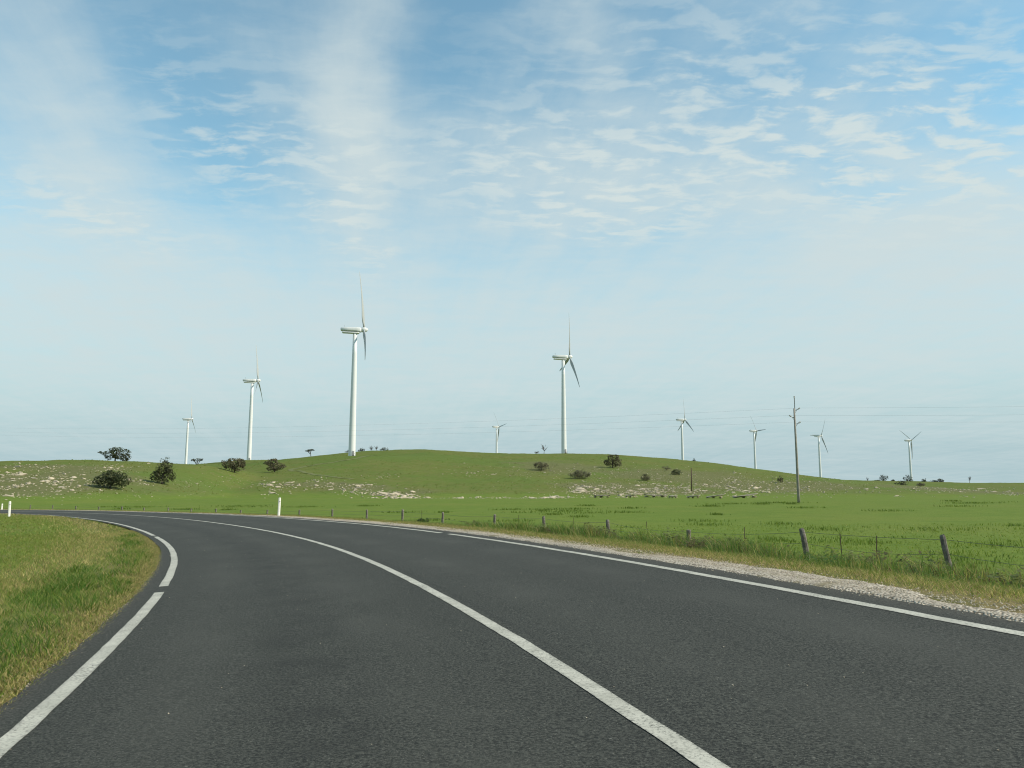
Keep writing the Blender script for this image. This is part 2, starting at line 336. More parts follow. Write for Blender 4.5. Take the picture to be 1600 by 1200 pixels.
# keep the slopes finely divided
def refine(v, a, b, mx):
    out = [v[0]]
    for p, q in zip(v[:-1], v[1:]):
        n = max(1, int(math.ceil((q - p) / mx))) if p >= a and q <= b else 1
        out += list(np.linspace(p, q, n + 1)[1:])
    return np.array(out)
gx = refine(gx, -320, 420, 3.); gy = refine(gy, 60, 700, 3.)
GX, GY = np.meshgrid(gx, gy); gs = road_sd(GX, GY); GZ = land(GX, GY, gs); GD = gs[1].reshape(GX.shape)
nx, ny = len(gx), len(gy); ii = np.arange(nx * ny).reshape(ny, nx)
F = np.stack([ii[:-1, :-1], ii[:-1, 1:], ii[1:, 1:], ii[1:, :-1]], -1).reshape(-1, 4)
dn = fbm(GX * .35, GY * .35, 21)
verge = np.where(GD >= 0, 1 - sstep(8.5, 11.5, GD + (dn - .5) * 3), np.maximum(1 - sstep(4.2, 5.2, -GD + (dn - .5)), .35 * (dn > .5)))
verge *= (np.hypot(GX, GY) < 260)
base0 = np.clip(GZ, 0, None)
hillm = sstep(.3, 1.6, GZ + (dn - .5)) * sstep(100, 125, GY)
STONY = [(-105, 175, 32, 40, 18), (-118, 214, 22, 14, 10), (-57, 236, 16, 12, 10), (-42, 226, 14, 12, 10), (-29, 205, 10, 25, 8), (24, 240, 12, 26, 8), (42, 245, 24, 28, 8),
         (75, 262, 32, 34, 10), (60, 300, 34, 40, 10), (100, 268, 20, 26, 10), (152, 268, 34, 42, 14), (20, 330, 22, 40, 10)]
st = np.zeros_like(GX)
for (cx, cy, rx, ry, _a) in STONY: st = np.maximum(st, np.exp(-((GX - cx) / rx) ** 2 - ((GY - cy) / ry) ** 2))
st = sstep(.25, .8, st + (fbm(GX * .09, GY * .09, 31) - .5) * .9) * .85 * (GZ > .5)
ground = obj('ground', npmesh('ground', np.stack([GX, GY, GZ], -1).reshape(-1, 3), [F], np.stack([verge, st, hillm], -1).reshape(-1, 3), True), M['ground'])
tag(ground, kind='structure')
# ------------------------------------------------------------------ road, its paint and shoulder
def ribbon(name, s, d0, d1, dz, nd=2, uvnorm=False):
    s = np.asarray(s, float); d0 = d0 + 0 * s; d1 = d1 + 0 * s; V = []; UV = []
    for k in range(nd):
        f = k / (nd - 1); d = d0 + (d1 - d0) * f; V.append(rp(s, d, dz)); UV.append(np.stack([s, (f * 2 - 1) + 0 * s if uvnorm else d], -1))
    V = np.stack(V, 1).reshape(-1, 3); UV = np.stack(UV, 1).reshape(-1, 2); n = len(s); i = np.arange(n * nd).reshape(n, nd)
    F = np.stack([i[:-1, :-1], i[:-1, 1:], i[1:, 1:], i[1:, :-1]], -1).reshape(-1, 4)
    return npmesh(name, V, [F], smooth=True, uv=UV)
ss = np.arange(-38, 188, .12)
rag = lambda seed, a: (fbm(ss * 1.5, ss * 0, seed, 4) - .5) * a
road = tag(obj('road', ribbon('road', ss, -3.62 + .1 * sstep(14, 34, ss) + rag(1, .12), 3.70 + rag(2, .16), 0., 9), M['asphalt']), kind='structure')
def stripe(name, s0, s1, d, w, seed=0):
    s = np.arange(s0, s1 + .01, .1); wob = (fbm(s * 2.2, s * 0, 40 + seed, 3) - .5) * .02
    return tag(obj(name, ribbon(name, s, d - w / 2 + wob, d + w / 2 + wob, .004, 3, True), M['paint']), kind='structure')
stripe('centre_line', -30, 185, 0., .12)
for k, (a, b_) in enumerate([(-30, 14.7), (15.5, 31.4), (32.2, 60), (60.8, 180)]): stripe('edge_line', a, b_, -3.3, .13, k + 1)
for k, (a, b_) in enumerate([(-30, 22.6), (23.2, 64), (64.8, 180)]): stripe('edge_line', a, b_, 3.3, .13, k + 7)
sg = np.arange(-30, 120, .15)
g0 = 3.66 + (fbm(sg * .9, sg * 0, 50) - .5) * .3; gw = np.clip(.74 * (.0 + 1.9 * fbm(sg * .6, sg * 0 + 3, 52, 5)) * (1.08 - .3 * sstep(30, 50, sg)) - .03, .16, None)
nd = 7; V = []
for k in range(nd):
    d = g0 + gw * k / (nd - 1); p = rp(sg, d); p[:, 2] = np.maximum(land(p[:, 0], p[:, 1], (sg, d)), p[:, 2] * (d < 3.95) - 9 * (d >= 3.95)) + (.012 if 0 < k < nd - 1 else -.025) + .02 * (vnoise(sg * 4, d * 4, 3) - .5); V.append(p)
V = np.stack(V, 1).reshape(-1, 3); i = np.arange(len(sg) * nd).reshape(len(sg), nd)
tag(obj('gravel_shoulder', npmesh('gravel_shoulder', V, [np.stack([i[:-1, :-1], i[:-1, 1:], i[1:, 1:], i[1:, :-1]], -1).reshape(-1, 4)], smooth=True), M['gravel']), kind='structure')
# faint vehicle track climbing to the near turbine
tp = np.array([(-60, 392), (-66.3, 339.4), (-71.8, 327.6), (-77, 315.5), (-83.3, 299.2), (-73, 282.4), (-63.6, 266.5), (-57, 260.7), (-50, 254.0)])
tt = np.linspace(0, len(tp) - 1, 160); tx = np.interp(tt, range(len(tp)), tp[:, 0]); ty = np.interp(tt, range(len(tp)), tp[:, 1])
kk = np.ones(9) / 9; tx = np.convolve(np.pad(tx, 4, 'edge'), kk, 'valid'); ty = np.convolve(np.pad(ty, 4, 'edge'), kk, 'valid')
nxn, nyn = -np.gradient(ty), np.gradient(tx); ln = np.hypot(nxn, nyn); V = []
for o_ in (-.9, -.45, 0, .45, .9):
    x_, y_ = tx + nxn / ln * o_, ty + nyn / ln * o_; V.append(np.stack([x_, y_, land(x_, y_) + .12 - .04 * abs(o_)], -1))
V = np.stack(V, 1).reshape(-1, 3); i = np.arange(160 * 5).reshape(160, 5)
M['track'] = plain('track_soil', (.15, .155, .055), (.115, .135, .04), .35, .95)
tag(obj('path', npmesh('path', V, [np.stack([i[:-1, :-1], i[:-1, 1:], i[1:, 1:], i[1:, :-1]], -1).reshape(-1, 4)], smooth=True), M['track']), kind='structure')
# ------------------------------------------------------------------ wind turbines
def hgt(x, y): return float(land(np.array([x]), np.array([y]))[0])
HUB = 61.; BL = 28.6
def tower_mesh():
    prof = [(-2, 1.67), (0, 1.66), (10, 1.58), (19, 1.50), (29, 1.39), (39, 1.28), (49, 1.14), (59.4, 1.0)]
    return loft('tower', [circ((0, 0, z), r, 28) for z, r in prof])
def nacelle_mesh():
    rings = []
    for x, w, zt, zb in [(-6.9, 1.05, .85, -.2), (-6.6, 1.35, 1.05, -.45), (-3, 1.55, 1.15, -.6), (.5, 1.6, 1.3, -.75), (2.2, 1.45, 1.3, -.9), (2.9, 1.15, 1.1, -.9)]:
        zc, hh = (zt + zb) / 2, (zt - zb) / 2
        rings.append([(x, w * math.copysign(abs(math.cos(a)) ** .38, math.cos(a)), zc + hh * math.copysign(abs(math.sin(a)) ** .38, math.sin(a))) for a in [2 * math.pi * (k + .5) / 16 for k in range(16)]])
    return loft('nacelle', rings)
def tray_mesh():
    rings = []
    for x, w, zt, zb in [(-6.2, 1.0, -1.0, -1.35), (-5.8, 1.2, -.85, -1.6), (1.6, 1.25, -.9, -1.75), (2.0, 1.05, -1.0, -1.5)]:
        zc, hh = (zt + zb) / 2, (zt - zb) / 2
        rings.append([(x, w * math.copysign(abs(math.cos(a)) ** .4, math.cos(a)), zc + hh * math.copysign(abs(math.sin(a)) ** .4, math.sin(a))) for a in [2 * math.pi * (k + .5) / 12 for k in range(12)]])
    return loft('bedplate', rings)
def hub_mesh():
    return loft('hub', [circ((x, 0, 0), r, 18, 'X') for x, r in [(-1.1, .95), (-.9, 1.2), (.4, 1.25), (1.1, 1.1), (1.7, .75), (2.05, .32), (2.12, .05)]])
def blade_mesh():
    rings = []
    for f, ch, th, tw in [(0, 1.0, 1.0, 0), (.05, 1.0, .98, 12), (.11, 1.7, .75, 16), (.19, 2.2, .55, 14), (.3, 2.0, .42, 10), (.5, 1.5, .3, 6), (.7, 1.1, .22, 3), (.88, .75, .15, 1), (.97, .45, .09, 0), (1, .12, .02, 0)]:
        z = .9 + f * (BL - .9); a = R(tw + 22); bx = -1.3 * f ** 2.2 + .9 * f      # blade bows downwind towards its tip
        r = []
        for k in range(12):
            q = 2 * math.pi * k / 12; u, v = ch * (.5 * math.cos(q) - (.12 if f > .08 else 0)), th * .5 * math.sin(q)
            r.append((bx + u * math.sin(a) + v * math.cos(a), u * math.cos(a) - v * math.sin(a), z))
        rings.append(r)
    return loft('blade', rings)
def door_mesh():
    bm = bmesh.new(); box(bm, (0, -1.69, 1.75), (.9, .14, 2.1)); bmesh.ops.bevel(bm, geom=bm.edges[:], offset=.04, segments=1); return bmesh_done('door', bm)
def steps_mesh():
    bm = bmesh.new()
    for k in range(5): box(bm, (0, -1.9 - .28 * k, .68 - .16 * k), (1.1, .27, .06))
    for s in (-.55, .55): tube(bm, [(s, -1.75, 1.7), (s, -1.9, 1.65), (s, -3.1, .9), (s, -3.1, -.3)], .05, 5)
    box(bm, (0, -1.85, .3), (1.0, .2, .7)); return bmesh_done('steps', bm)
TM = dict(tower=tower_mesh(), nacelle=nacelle_mesh(), tray=tray_mesh(), hub=hub_mesh(), blade=blade_mesh(), door=door_mesh(), steps=steps_mesh())
bmv = bmesh.new(); tube(bmv, [(-5.2, 0, 1.2), (-5.2, 0, 2.5)], .06, 6); tube(bmv, [(-5.2, -.5, 2.3), (-5.2, .5, 2.3)], .05, 6); TM['mast'] = bmesh_done('wind_vane', bmv)
TURB = [(-75.65, 379, 80, 8, 'white wind turbine on the hill slope with its whole tower foot and door in view'),
        (32.44, 500, 80, 20, 'white wind turbine rising from the hill crest beside a bare leafless tree'),
        (-196.6, 600, 80, 0, 'white wind turbine on the crest directly behind two round shrubs with dark shadows'),
        (-406.01, 1000, 80, -6, 'small distant wind turbine behind the rocky rise, beside a flat-topped windswept tree'),
        (-23.08, 1200, 65, -35, 'small distant wind turbine with half its tower sunk behind the middle of the hill'),
        (204.11, 960, 80, 5, 'distant wind turbine behind the falling hill shoulder with one blade straight up and two down'),
        (348.16, 1150, 80, -30, 'distant wind turbine behind the stony slope with one blade pointing level, nearest the power pole'),
        (429.26, 1120, 80, 35, 'distant wind turbine beyond the low saddle just past the power pole'),
        (599.81, 1210, 80, 66, 'distant wind turbine in a Y pose behind dark trees on the far crest')]
for x, y, brg, ph, lab in TURB:
    z = hgt(x, y); t_ = thing('wind_turbine', lab, 'wind turbine', (x, y, z), 'wind turbines on the hills', R(90 - brg))
    tw_ = obj('tower', TM['tower'], M['white'], t_)
    dr = obj('door', TM['door'], M['steel'], tw_); st_ = obj('steps', TM['steps'], M['dark'], tw_)
    for d_ in (dr, st_): d_.rotation_euler = (0, 0, R(22))
    top = Matrix.Translation((0, 0, HUB)) @ Matrix.Rotation(R(-5), 4, 'Y')
    n_ = obj('nacelle', TM['nacelle'], M['white'], t_); n_.matrix_local = Matrix.Translation((0, 0, HUB))
    obj('bedplate', TM['tray'], M['white'], n_); obj('wind_vane', TM['mast'], M['steel'], n_)
    h_ = obj('hub', TM['hub'], M['white'], t_); h_.matrix_local = top @ Matrix.Translation((4.0, 0, 0))
    for k in range(3):
        b_ = obj('blade', TM['blade'], M['blade'], t_); b_.matrix_local = top @ Matrix.Translation((4.2, 0, 0)) @ Matrix.Rotation(R(ph + 120 * k), 4, 'X')
# ------------------------------------------------------------------ power line
def pole_thing(x, y, label):
    z = hgt(x, y); p = thing('power_pole', label, 'power pole', (x, y, z), 'poles of the power line', R(4))
    bm = bmesh.new(); tube(bm, [(0, 0, -.8), (0, 0, 2), (.0, 0, 7), (-.03, 0, 12.4)], [.19, .18, .145, .11], 14); obj('pole_shaft', bmesh_done('pole_shaft', bm, True), M['pole'], p)
    bm = bmesh.new(); tube(bm, [(.06, 0, 12.0), (.06, 0, 13.7)], .06, 8); obj('top_pipe', bmesh_done('top_pipe', bm), M['steel'], p)
    def ins(parent, c, d):
        c, d = Vector(c), Vector(d).normalized(); bm = bmesh.new()
        tube(bm, [c, c + d * .08, c + d * .1, c + d * .16, c + d * .18, c + d * .25, c + d * .27, c + d * .34, c + d * .36], [.04, .05, .11, .11, .06, .06, .10, .09, .04], 10); obj('insulator', bmesh_done('insulator', bm, True), M['insul'], parent)
    ins(p, (.06, 0, 13.7), (0, 0, 1))
    out = [Vector((x, y, z + 14.0))]
    for sx, zz_ in ((1, 12.15), (-1, 11.15), (1, 10.3)):
        bm = bmesh.new(); tube(bm, [(sx * .08, 0, zz_), (sx * .5, 0, zz_ + .16)], [.05, .045], 8); tube(bm, [(sx * .1, 0, zz_ - .3), (sx * .35, 0, zz_ + .08)], .025, 6); a_ = obj('insulator_arm', bmesh_done('insulator_arm', bm), M['steel'], p)
        ins(a_, (sx * .46, 0, zz_ + .15), (sx * .8, 0, .5)); out.append(Vector((x, y, z)) + Vector((sx * .74, 0, zz_ + .32)))
    return out
A_ = pole_thing(-190, 236, 'tall power pole on the rocky rise carrying the far end of the power line')
B_ = pole_thing(37.6, 106, 'tall grey timber power pole with insulator arms standing at the paddock edge')
C_ = pole_thing(226, 22, 'tall power pole in the pasture carrying the near end of the power line')
for k, nm in ((1, 'topmost'), (2, 'middle'), (3, 'lowest')):
    bm = bmesh.new()
    for p, q in ((A_[k], B_[k]), (B_[k], C_[k])):
        tube(bm, [p.lerp(q, f) - Vector((0, 0, 4 * 2.2 * f * (1 - f))) for f in np.linspace(0, 1, 41)], .0048, 4)
    tag(obj('power_wire', bmesh_done('power_wire', bm), M['wire']), '%s thin dark power wire strung between the timber power poles' % nm, 'wire', 'wires of the power line')
bm = bmesh.new(); tube(bm, [(0, 0, -.5), (0, 0, 3), (.04, 0, 6.9)], [.17, .15, .12], 10); z = hgt(52.75, 236.8)
tag(obj('timber_pole', bmesh_done('timber_pole', bm, True), M['brownpole'], loc=(52.75, 236.8, z)), 'thin dark brown pole without wires standing on the stony slope', 'pole')
# ------------------------------------------------------------------ guide posts
def guide(s, d, h, label, lean):
    p = rp(s, d); z = hgt(p[0], p[1]); g = thing('guide_post', label, 'guide post', (p[0], p[1], z), 'guide posts along the road', float(np.interp(s, RS, RH)))
    bm = bmesh.new(); rings = []
    for zz_, w in ((-.15, .062), (.5, .062), (h - .05, .060), (h, .045)): rings.append([(-w, -.02, zz_), (-w * .3, -.042, zz_), (w * .3, -.042, zz_), (w, -.02, zz_), (w, .015, zz_), (-w, .015, zz_)])
    loft('', rings, bm=bm); b_ = obj('post_body', bmesh_done('post_body', bm), M['guide'], g); g.rotation_euler[1] = R(lean)
    bm = bmesh.new(); bmesh.ops.create_cone(bm, cap_ends=True, segments=12, radius1=.032, radius2=.032, depth=.012, matrix=Matrix.Translation((0, -.047, h - .2)) @ Matrix.Rotation(R(90), 4, 'X')); obj('reflector', bmesh_done('reflector', bm), M['reflect'], b_)
guide(45.6, 4.45, .95, 'white guide post on the outer edge of the bend between road and paddock', 1.)
guide(60.2, -6.3, .92, 'white guide post in the grass on the inside of the bend', -1.)
guide(99.2, 4.5, .6, 'white guide post on the far side of the road where it leaves the bend', .5)
# ------------------------------------------------------------------ fence
FD = 11.
PTS = [(-9.5, .95, 2), (-5.2, .95, -2), (-1, 1., 3), (3.2, .95, 1), (7., 1., -3), (10.8, .98, 2), (14.6, .99, -9), (18.3, .95, -9), (22.8, .70, 2), (26.8, .86, -4), (31, .86, -2), (35.1, .84, 5), (40, .82, 1), (44.5, .87, 1), (48.9, .8, -1), (53.6, .78, 0), (58.4, .7, 1),
       (63.4, .66, 0), (67.8, .6, 2), (72, .66, 0), (76.3, .62, -2), (80.5, .66, 1), (84.9, .6, 0), (89, .66, 2), (93.3, .6, 0), (97.6, .62, -1), (102, .66, 0), (106.2, .66, 1)]
fo = rp(np.array([14.6]), FD)[0]; fence = thing('wire_fence', 'old sagging wire fence with leaning grey timber posts between verge and paddock', 'fence', (fo[0], fo[1], hgt(fo[0], fo[1])))
tops = []
for k, (s, h, lean) in enumerate(PTS):
    p = rp(np.array([s]), FD)[0]; z = hgt(p[0], p[1]); w = .062 + .012 * random.random(); bm = bmesh.new(); rings = []
    for f in (-.3, 0, .3, .55, .8, .97, 1):
        sc_ = w * (1.05 - .12 * f) * (.8 if f == 1 else 1); ox, oy = random.uniform(-.008, .008), random.uniform(-.008, .008)
        rings.append([(ox + sc_ * .95 * math.cos(a + .3) * random.uniform(.88, 1.08), oy + sc_ * .95 * math.sin(a + .3) * random.uniform(.88, 1.08), f * h + (random.uniform(-.02, .02) if f == 1 else 0)) for a in [math.pi * 2 * q / 9 for q in range(9)]])
    loft('', rings, bm=bm)
    o = obj('post', bmesh_done('post', bm), M['post'], fence); o.location = Vector((p[0], p[1], z)) - fence.location; o.rotation_euler = (R(random.uniform(-3, 3)), R(lean), random.uniform(0, 3))
    o.rotation_euler = Euler((R(random.uniform(-3, 3)), R(lean), 0))
    tops.append((Vector((p[0], p[1], z)), h, lean))
for f, sag in ((.9, .05), (.62, .06), (.34, .05)):
    pts = []
    for (a, ha, la), (b_, hb, lb) in zip(tops[:-1], tops[1:]):
        pa = a + Vector((math.sin(R(la)) * ha * f, -.02, ha * f)); pb = b_ + Vector((math.sin(R(lb)) * hb * f, -.02, hb * f)); sg_ = sag * random.uniform(.4, 1.8)
        pts += [pa.lerp(pb, q / 6) - Vector((0, 0, 4 * sg_ * (q / 6) * (1 - q / 6))) for q in range(6)]
    bm = bmesh.new(); tube(bm, [p - fence.location for p in pts], .004, 4); obj('wire', bmesh_done('wire', bm), M['wire'], fence)
bm = bmesh.new(); box(bm, (0, 0, .4), (.016, .01, .95)); box(bm, (0, .012, .4), (.008, .018, .95)); PK = bmesh_done('picket', bm)
for s in (9, 12.5, 16.4, 17.3, 20.5, 24.7, 29, 33, 42.2):
    p = rp(np.array([s]), FD)[0]; o = obj('picket', PK, M['brownpole'], fence); o.location = Vector((p[0], p[1], hgt(p[0], p[1]))) - fence.location; o.rotation_euler = (R(random.uniform(-4, 4)), R(random.uniform(-5, 5)), 0)
# ------------------------------------------------------------------ limestone rocks
def hull_rock(seed, flat, n=15):
    r = random.Random(seed); bm = bmesh.new()
    for k in range(n):
        a, c_ = r.uniform(0, 6.283), r.uniform(-1, 1); q = math.sqrt(1 - c_ * c_); s_ = r.uniform(.8, 1.1)
        bm.verts.new((.5 * s_ * q * math.cos(a), .42 * s_ * q * math.sin(a), .5 * flat * s_ * max(c_, -.6)))
    h = bmesh.ops.convex_hull(bm, input=bm.verts[:]); bmesh.ops.delete(bm, geom=list(set(g for g in h['geom_interior'] if isinstance(g, bmesh.types.BMVert))), context='VERTS')
    return bmesh_done('limestone_rock', bm)
ROCKS = [hull_rock(s, f) for s, f in ((1, .6), (2, .5), (3, .75), (4, .4), (5, .55), (6, .35), (7, .65), (8, .45))]
for r_ in ROCKS: r_.materials.append(M['rock'])
CLUST = [  # four corners on the land, number, size, whose rocks
 ((-124,194),(-119,196),(-86,142),(-90,142),34,1.2,'pale limestone rock in the outcrop above the far end of the road'), ((-111,188),(-100,190),(-87,167),(-94,159),45,1.1,'pale limestone rock beside the wide low dark bush on the rocky rise'),
 ((-140,223),(-123,224),(-112,204),(-125,201),26,.8,'small limestone rock high on the rocky rise'), ((-115,225),(-108,232),(-98,210),(-104,203),24,.9,'limestone rock below the big windswept tree'),
 ((-93,193),(-90,197),(-87,191),(-89,184),8,1.,'limestone rock between the low bush and the tall bush'), ((-85,183),(-84,188),(-80,181),(-82,176),6,.7,'limestone rock below the tall dark bush'),
 ((-90,212),(-86,271),(-71,222),(-79,186),36,.6,'small limestone rock below the two round shrubs'), ((-77,248),(-70,243),(-61,212),(-66,212),16,1.3,'limestone block in the little outcrop above the outer guide post'),
 ((-70,250),(-54,252),(-49,227),(-63,226),30,1.1,'limestone rock in the upper part of the stone band on the hill foot'), ((-51,238),(-40,239),(-36,214),(-45,212),30,1.2,'limestone rock in the middle of the stone band on the hill foot'),
 ((-38,218),(-26,218),(-23,190),(-30,190),36,2.0,'big bright limestone rock in the heap at the lower end of the stone band'), ((-25,205),(7,210),(6,186),(-21,186),22,.9,'limestone rock along the paddock edge under the green hill'),
 ((-20,315),(8,321),(7,289),(-18,283),20,1.0,'limestone rock high on the smooth green hill'), ((6,214),(14,216),(13,190),(5,188),14,1.5,'flat limestone rock at the paddock edge beside the stone ledges'),
 ((19,258),(27,260),(22,224),(17,222),30,1.5,'big pale limestone slab on the slope below the low scrub clump'), ((26,255),(54,262),(46,225),(23,221),110,1.35,'limestone rock in the dense stone field above the ledges'),
 ((51,268),(95,279),(79,233),(44,230),95,1.25,'limestone rock on the stony slope around the brown pole'), ((66,319),(112,315),(101,275),(55,265),70,.9,'small limestone rock on the upper stony slope'),
 ((14,360),(64,365),(55,266),(12,255),80,.9,'small limestone rock between the hill bushes'), ((99,289),(119,294),(96,238),(81,238),30,.9,'limestone rock on the slope behind the power pole'),
 ((135,277),(200,340),(147,247),(117,240),44,1.2,'pale rock on the far low rise below the dark trees'), ((-94,179),(-83,209),(-70,176),(-78,148),22,.5,'small stone on the grass below the rocky rise'),
 ((-96,159),(-87,169),(-74,143),(-81,135),22,.45,'small stone on the grass beyond the far road'), ((-50,269),(-41,270),(-39,261),(-48,256),8,.9,'pale rock beside the end of the hill track'),
 ((104,222),(106,222),(106,220),(104,220),1,1.3,'single pale rock alone on the green slope'), ((145,238),(152,240),(143,225),(136,224),6,1.1,'pale rock on the smooth pasture slope beyond the power pole')]
rr = []
for c0, c1, c2, c3, n, sz, lab in CLUST:
    k = 0
    while k < n:
        u, v = random.gauss(.5, .33), random.gauss(.5, .33)
        x = (1-u)*(1-v)*c0[0] + u*(1-v)*c1[0] + u*v*c2[0] + (1-u)*v*c3[0]; y = (1-u)*(1-v)*c0[1] + u*(1-v)*c1[1] + u*v*c2[1] + (1-u)*v*c3[1]
        if n > 4 and float(vnoise(np.array(x * .22), np.array(y * .1), 77)) < random.uniform(.15, .75): continue
        rr.append((x, y, sz * random.lognormvariate(-.17, .30), lab)); k += 1
rx = np.array([r[0] for r in rr]); ry = np.array([r[1] for r in rr]); rz = land(rx, ry); app = np.array([r[2] for r in rr]) / np.hypot(rx, ry); order = np.argsort(-app)
for j in order[:285]:
    x, y, s_, lab = rr[j]; o = obj('limestone_rock', random.choice(ROCKS)); o.location = (x, y, rz[j] - .02 * s_)
    o.scale = (s_ * random.uniform(.9, 1.7), s_ * random.uniform(.7, 1.1), s_ * random.uniform(.6, 1.0)); o.rotation_euler = (random.uniform(-.2, .2), random.uniform(-.25, .25), random.uniform(-.5, .5) + (math.pi if random.random() < .5 else 0))
    tag(o, lab, 'rock', 'limestone rocks on the hillsides')
# smaller stones strewn between them, past counting
RV = [np.array([v.co[:] for v in r_.vertices]) for r_ in ROCKS]; RF = [np.array([f.vertices[:] for f in r_.polygons]) for r_ in ROCKS]
def scatter_rocks(name, xs, ys, zs, sizes, mat_, flatten=.9, cols=None, meshes=None):
    V = []; F = []; Cc = []; n = 0; mv, mf = meshes or (RV, RF)
    for k in range(len(xs)):
        j = random.randrange(len(mv)); a = random.uniform(0, 6.283); ca, sa = math.cos(a), math.sin(a); v = mv[j] * sizes[k] * np.array([random.uniform(.9, 1.3), random.uniform(.7, 1.1), flatten * random.uniform(.7, 1.1)])
        v = np.stack([v[:, 0] * ca - v[:, 1] * sa, v[:, 0] * sa + v[:, 1] * ca, v[:, 2]], -1) + np.array([xs[k], ys[k], zs[k]])
        V.append(v); F.append(mf[j] + n); n += len(v)
        if cols is not None: Cc.append(np.repeat(cols[k][None], len(v), 0))
    F3 = [f for f in F]; return obj(name, npmesh(name, np.concatenate(V), [np.concatenate(F3)], np.concatenate(Cc) if cols is not None else None), mat_)
xs = []; ys = []; sz_ = []
for j in order[285:]: xs.append(rr[j][0]); ys.append(rr[j][1]); sz_.append(rr[j][2])
for c0, c1, c2, c3, n, sz, lab in CLUST:
    for k in range(n * (11 if c0[0] > 40 else 7)):
        u, v = random.gauss(.5, .42), random.gauss(.55, .40); x = (1-u)*(1-v)*c0[0] + u*(1-v)*c1[0] + u*v*c2[0] + (1-u)*v*c3[0]; y = (1-u)*(1-v)*c0[1] + u*(1-v)*c1[1] + u*v*c2[1] + (1-u)*v*c3[1]
        if y < 140 or float(vnoise(np.array(x * .22), np.array(y * .1), 77)) < random.uniform(.05, .72): continue
        xs.append(x); ys.append(y); sz_.append(sz * random.uniform(.25, .6))
xs = np.array(xs); ys = np.array(ys); zs = land(xs, ys)
tag(scatter_rocks('limestone_rubble', xs, ys, zs, sz_, M['rock']), 'small pale limestone rubble strewn over the stony hill slopes', 'rubble', kind='stuff')
# ledges: flat slabs bridging blocks at the foot of the slope, dark beneath
for x, y, w, lab in [(22., 197.2, 4.3, 'long flat stone ledge with a dark gap, below the pale slab slope'), (29.1, 197.6, 2.8, 'short low stone ledge between two longer ledges at the paddock edge'), (36.5, 206, 5.7, 'wide dark-shadowed stone ledge under the dense stone field'),
                     (36.3, 182, 2., 'smallest stone ledge at the paddock edge'), (41.5, 184.4, 3., 'tilted stone ledge at the paddock edge below the brown pole'), (46.4, 184.4, 4.1, 'stone ledge with dark hollows below the brown pole'), (56.5, 195.5, 6.3, 'longest stone ledge, tapering towards the power pole')]:
    z = hgt(x, y); L_ = thing('stone_ledge', lab, 'stone ledge', (x, y, z), 'stone ledges at the foot of the slope', random.uniform(-.15, .05))
    r = random.Random(int(w * 100)); bm = bmesh.new()
    tl = r.uniform(-.05, .06)
    for k in range(22):
        a = 6.283 * k / 22
        for zz_ in (.50, .66): bm.verts.new((w * .5 * math.cos(a) * r.uniform(.85, 1.05), 1.35 * math.sin(a) * r.uniform(.8, 1.1), zz_ + r.uniform(-.08, .08) + .12 * math.cos(a) + tl * w * math.cos(a)))
    bmesh.ops.convex_hull(bm, input=bm.verts[:]); loose = [v for v in bm.verts if not v.link_faces]; bmesh.ops.delete(bm, geom=loose, context='VERTS'); obj('slab', bmesh_done('slab', bm), M['ledge'], L_)
    for q in (-.38, -.05, .34):
        o = obj('support_block', ROCKS[r.randrange(8)], None, L_); o.location = (q * w, .75, .25); o.scale = (w * .22, .9, 1.2)
# ------------------------------------------------------------------ trees and bushes
LOBES = dict(dome=[(0, .42, .46, .45), (-.25, .3, .26, .32), (.25, .34, .26, .34), (.05, .62, .28, .34)], low=[(.12, .46, .38, .48), (-.34, .4, .2, .24), (.3, .4, .2, .38), (0, .62, .28, .34), (-.15, .35, .3, .34)],
    tall=[(.12, .72, .36, .27), (0, .42, .42, .36), (-.28, .38, .22, .24), (.24, .36, .28, .32), (.2, .86, .24, .14)], ball=[(0, .6, .42, .38), (-.24, .5, .26, .3), (.32, .62, .2, .24), (.08, .36, .36, .30), (-.05, .8, .22, .18)],
    ragged=[(-.1, .7, .28, .28), (.05, .42, .38, .28), (-.1, .25, .26, .2), (.38, .4, .14, .14), (-.32, .58, .2, .12), (-.05, .9, .14, .1)],
    swept=[(.2, .6, .3, .26), (.02, .8, .2, .17), (.37, .36, .15, .24), (-.26, .56, .19, .2), (-.1, .3, .22, .12), (-.40, .60, .10, .1), (.12, .36, .26, .2), (.3, .18, .16, .16), (-.2, .3, .14, .18)],
    flat=[(.06, .86, .42, .13), (-.3, .8, .2, .1)], sparse=[(-.25, .5, .2, .3), (.2, .6, .24, .3), (0, .35, .3, .2), (.36, .4, .1, .14)])
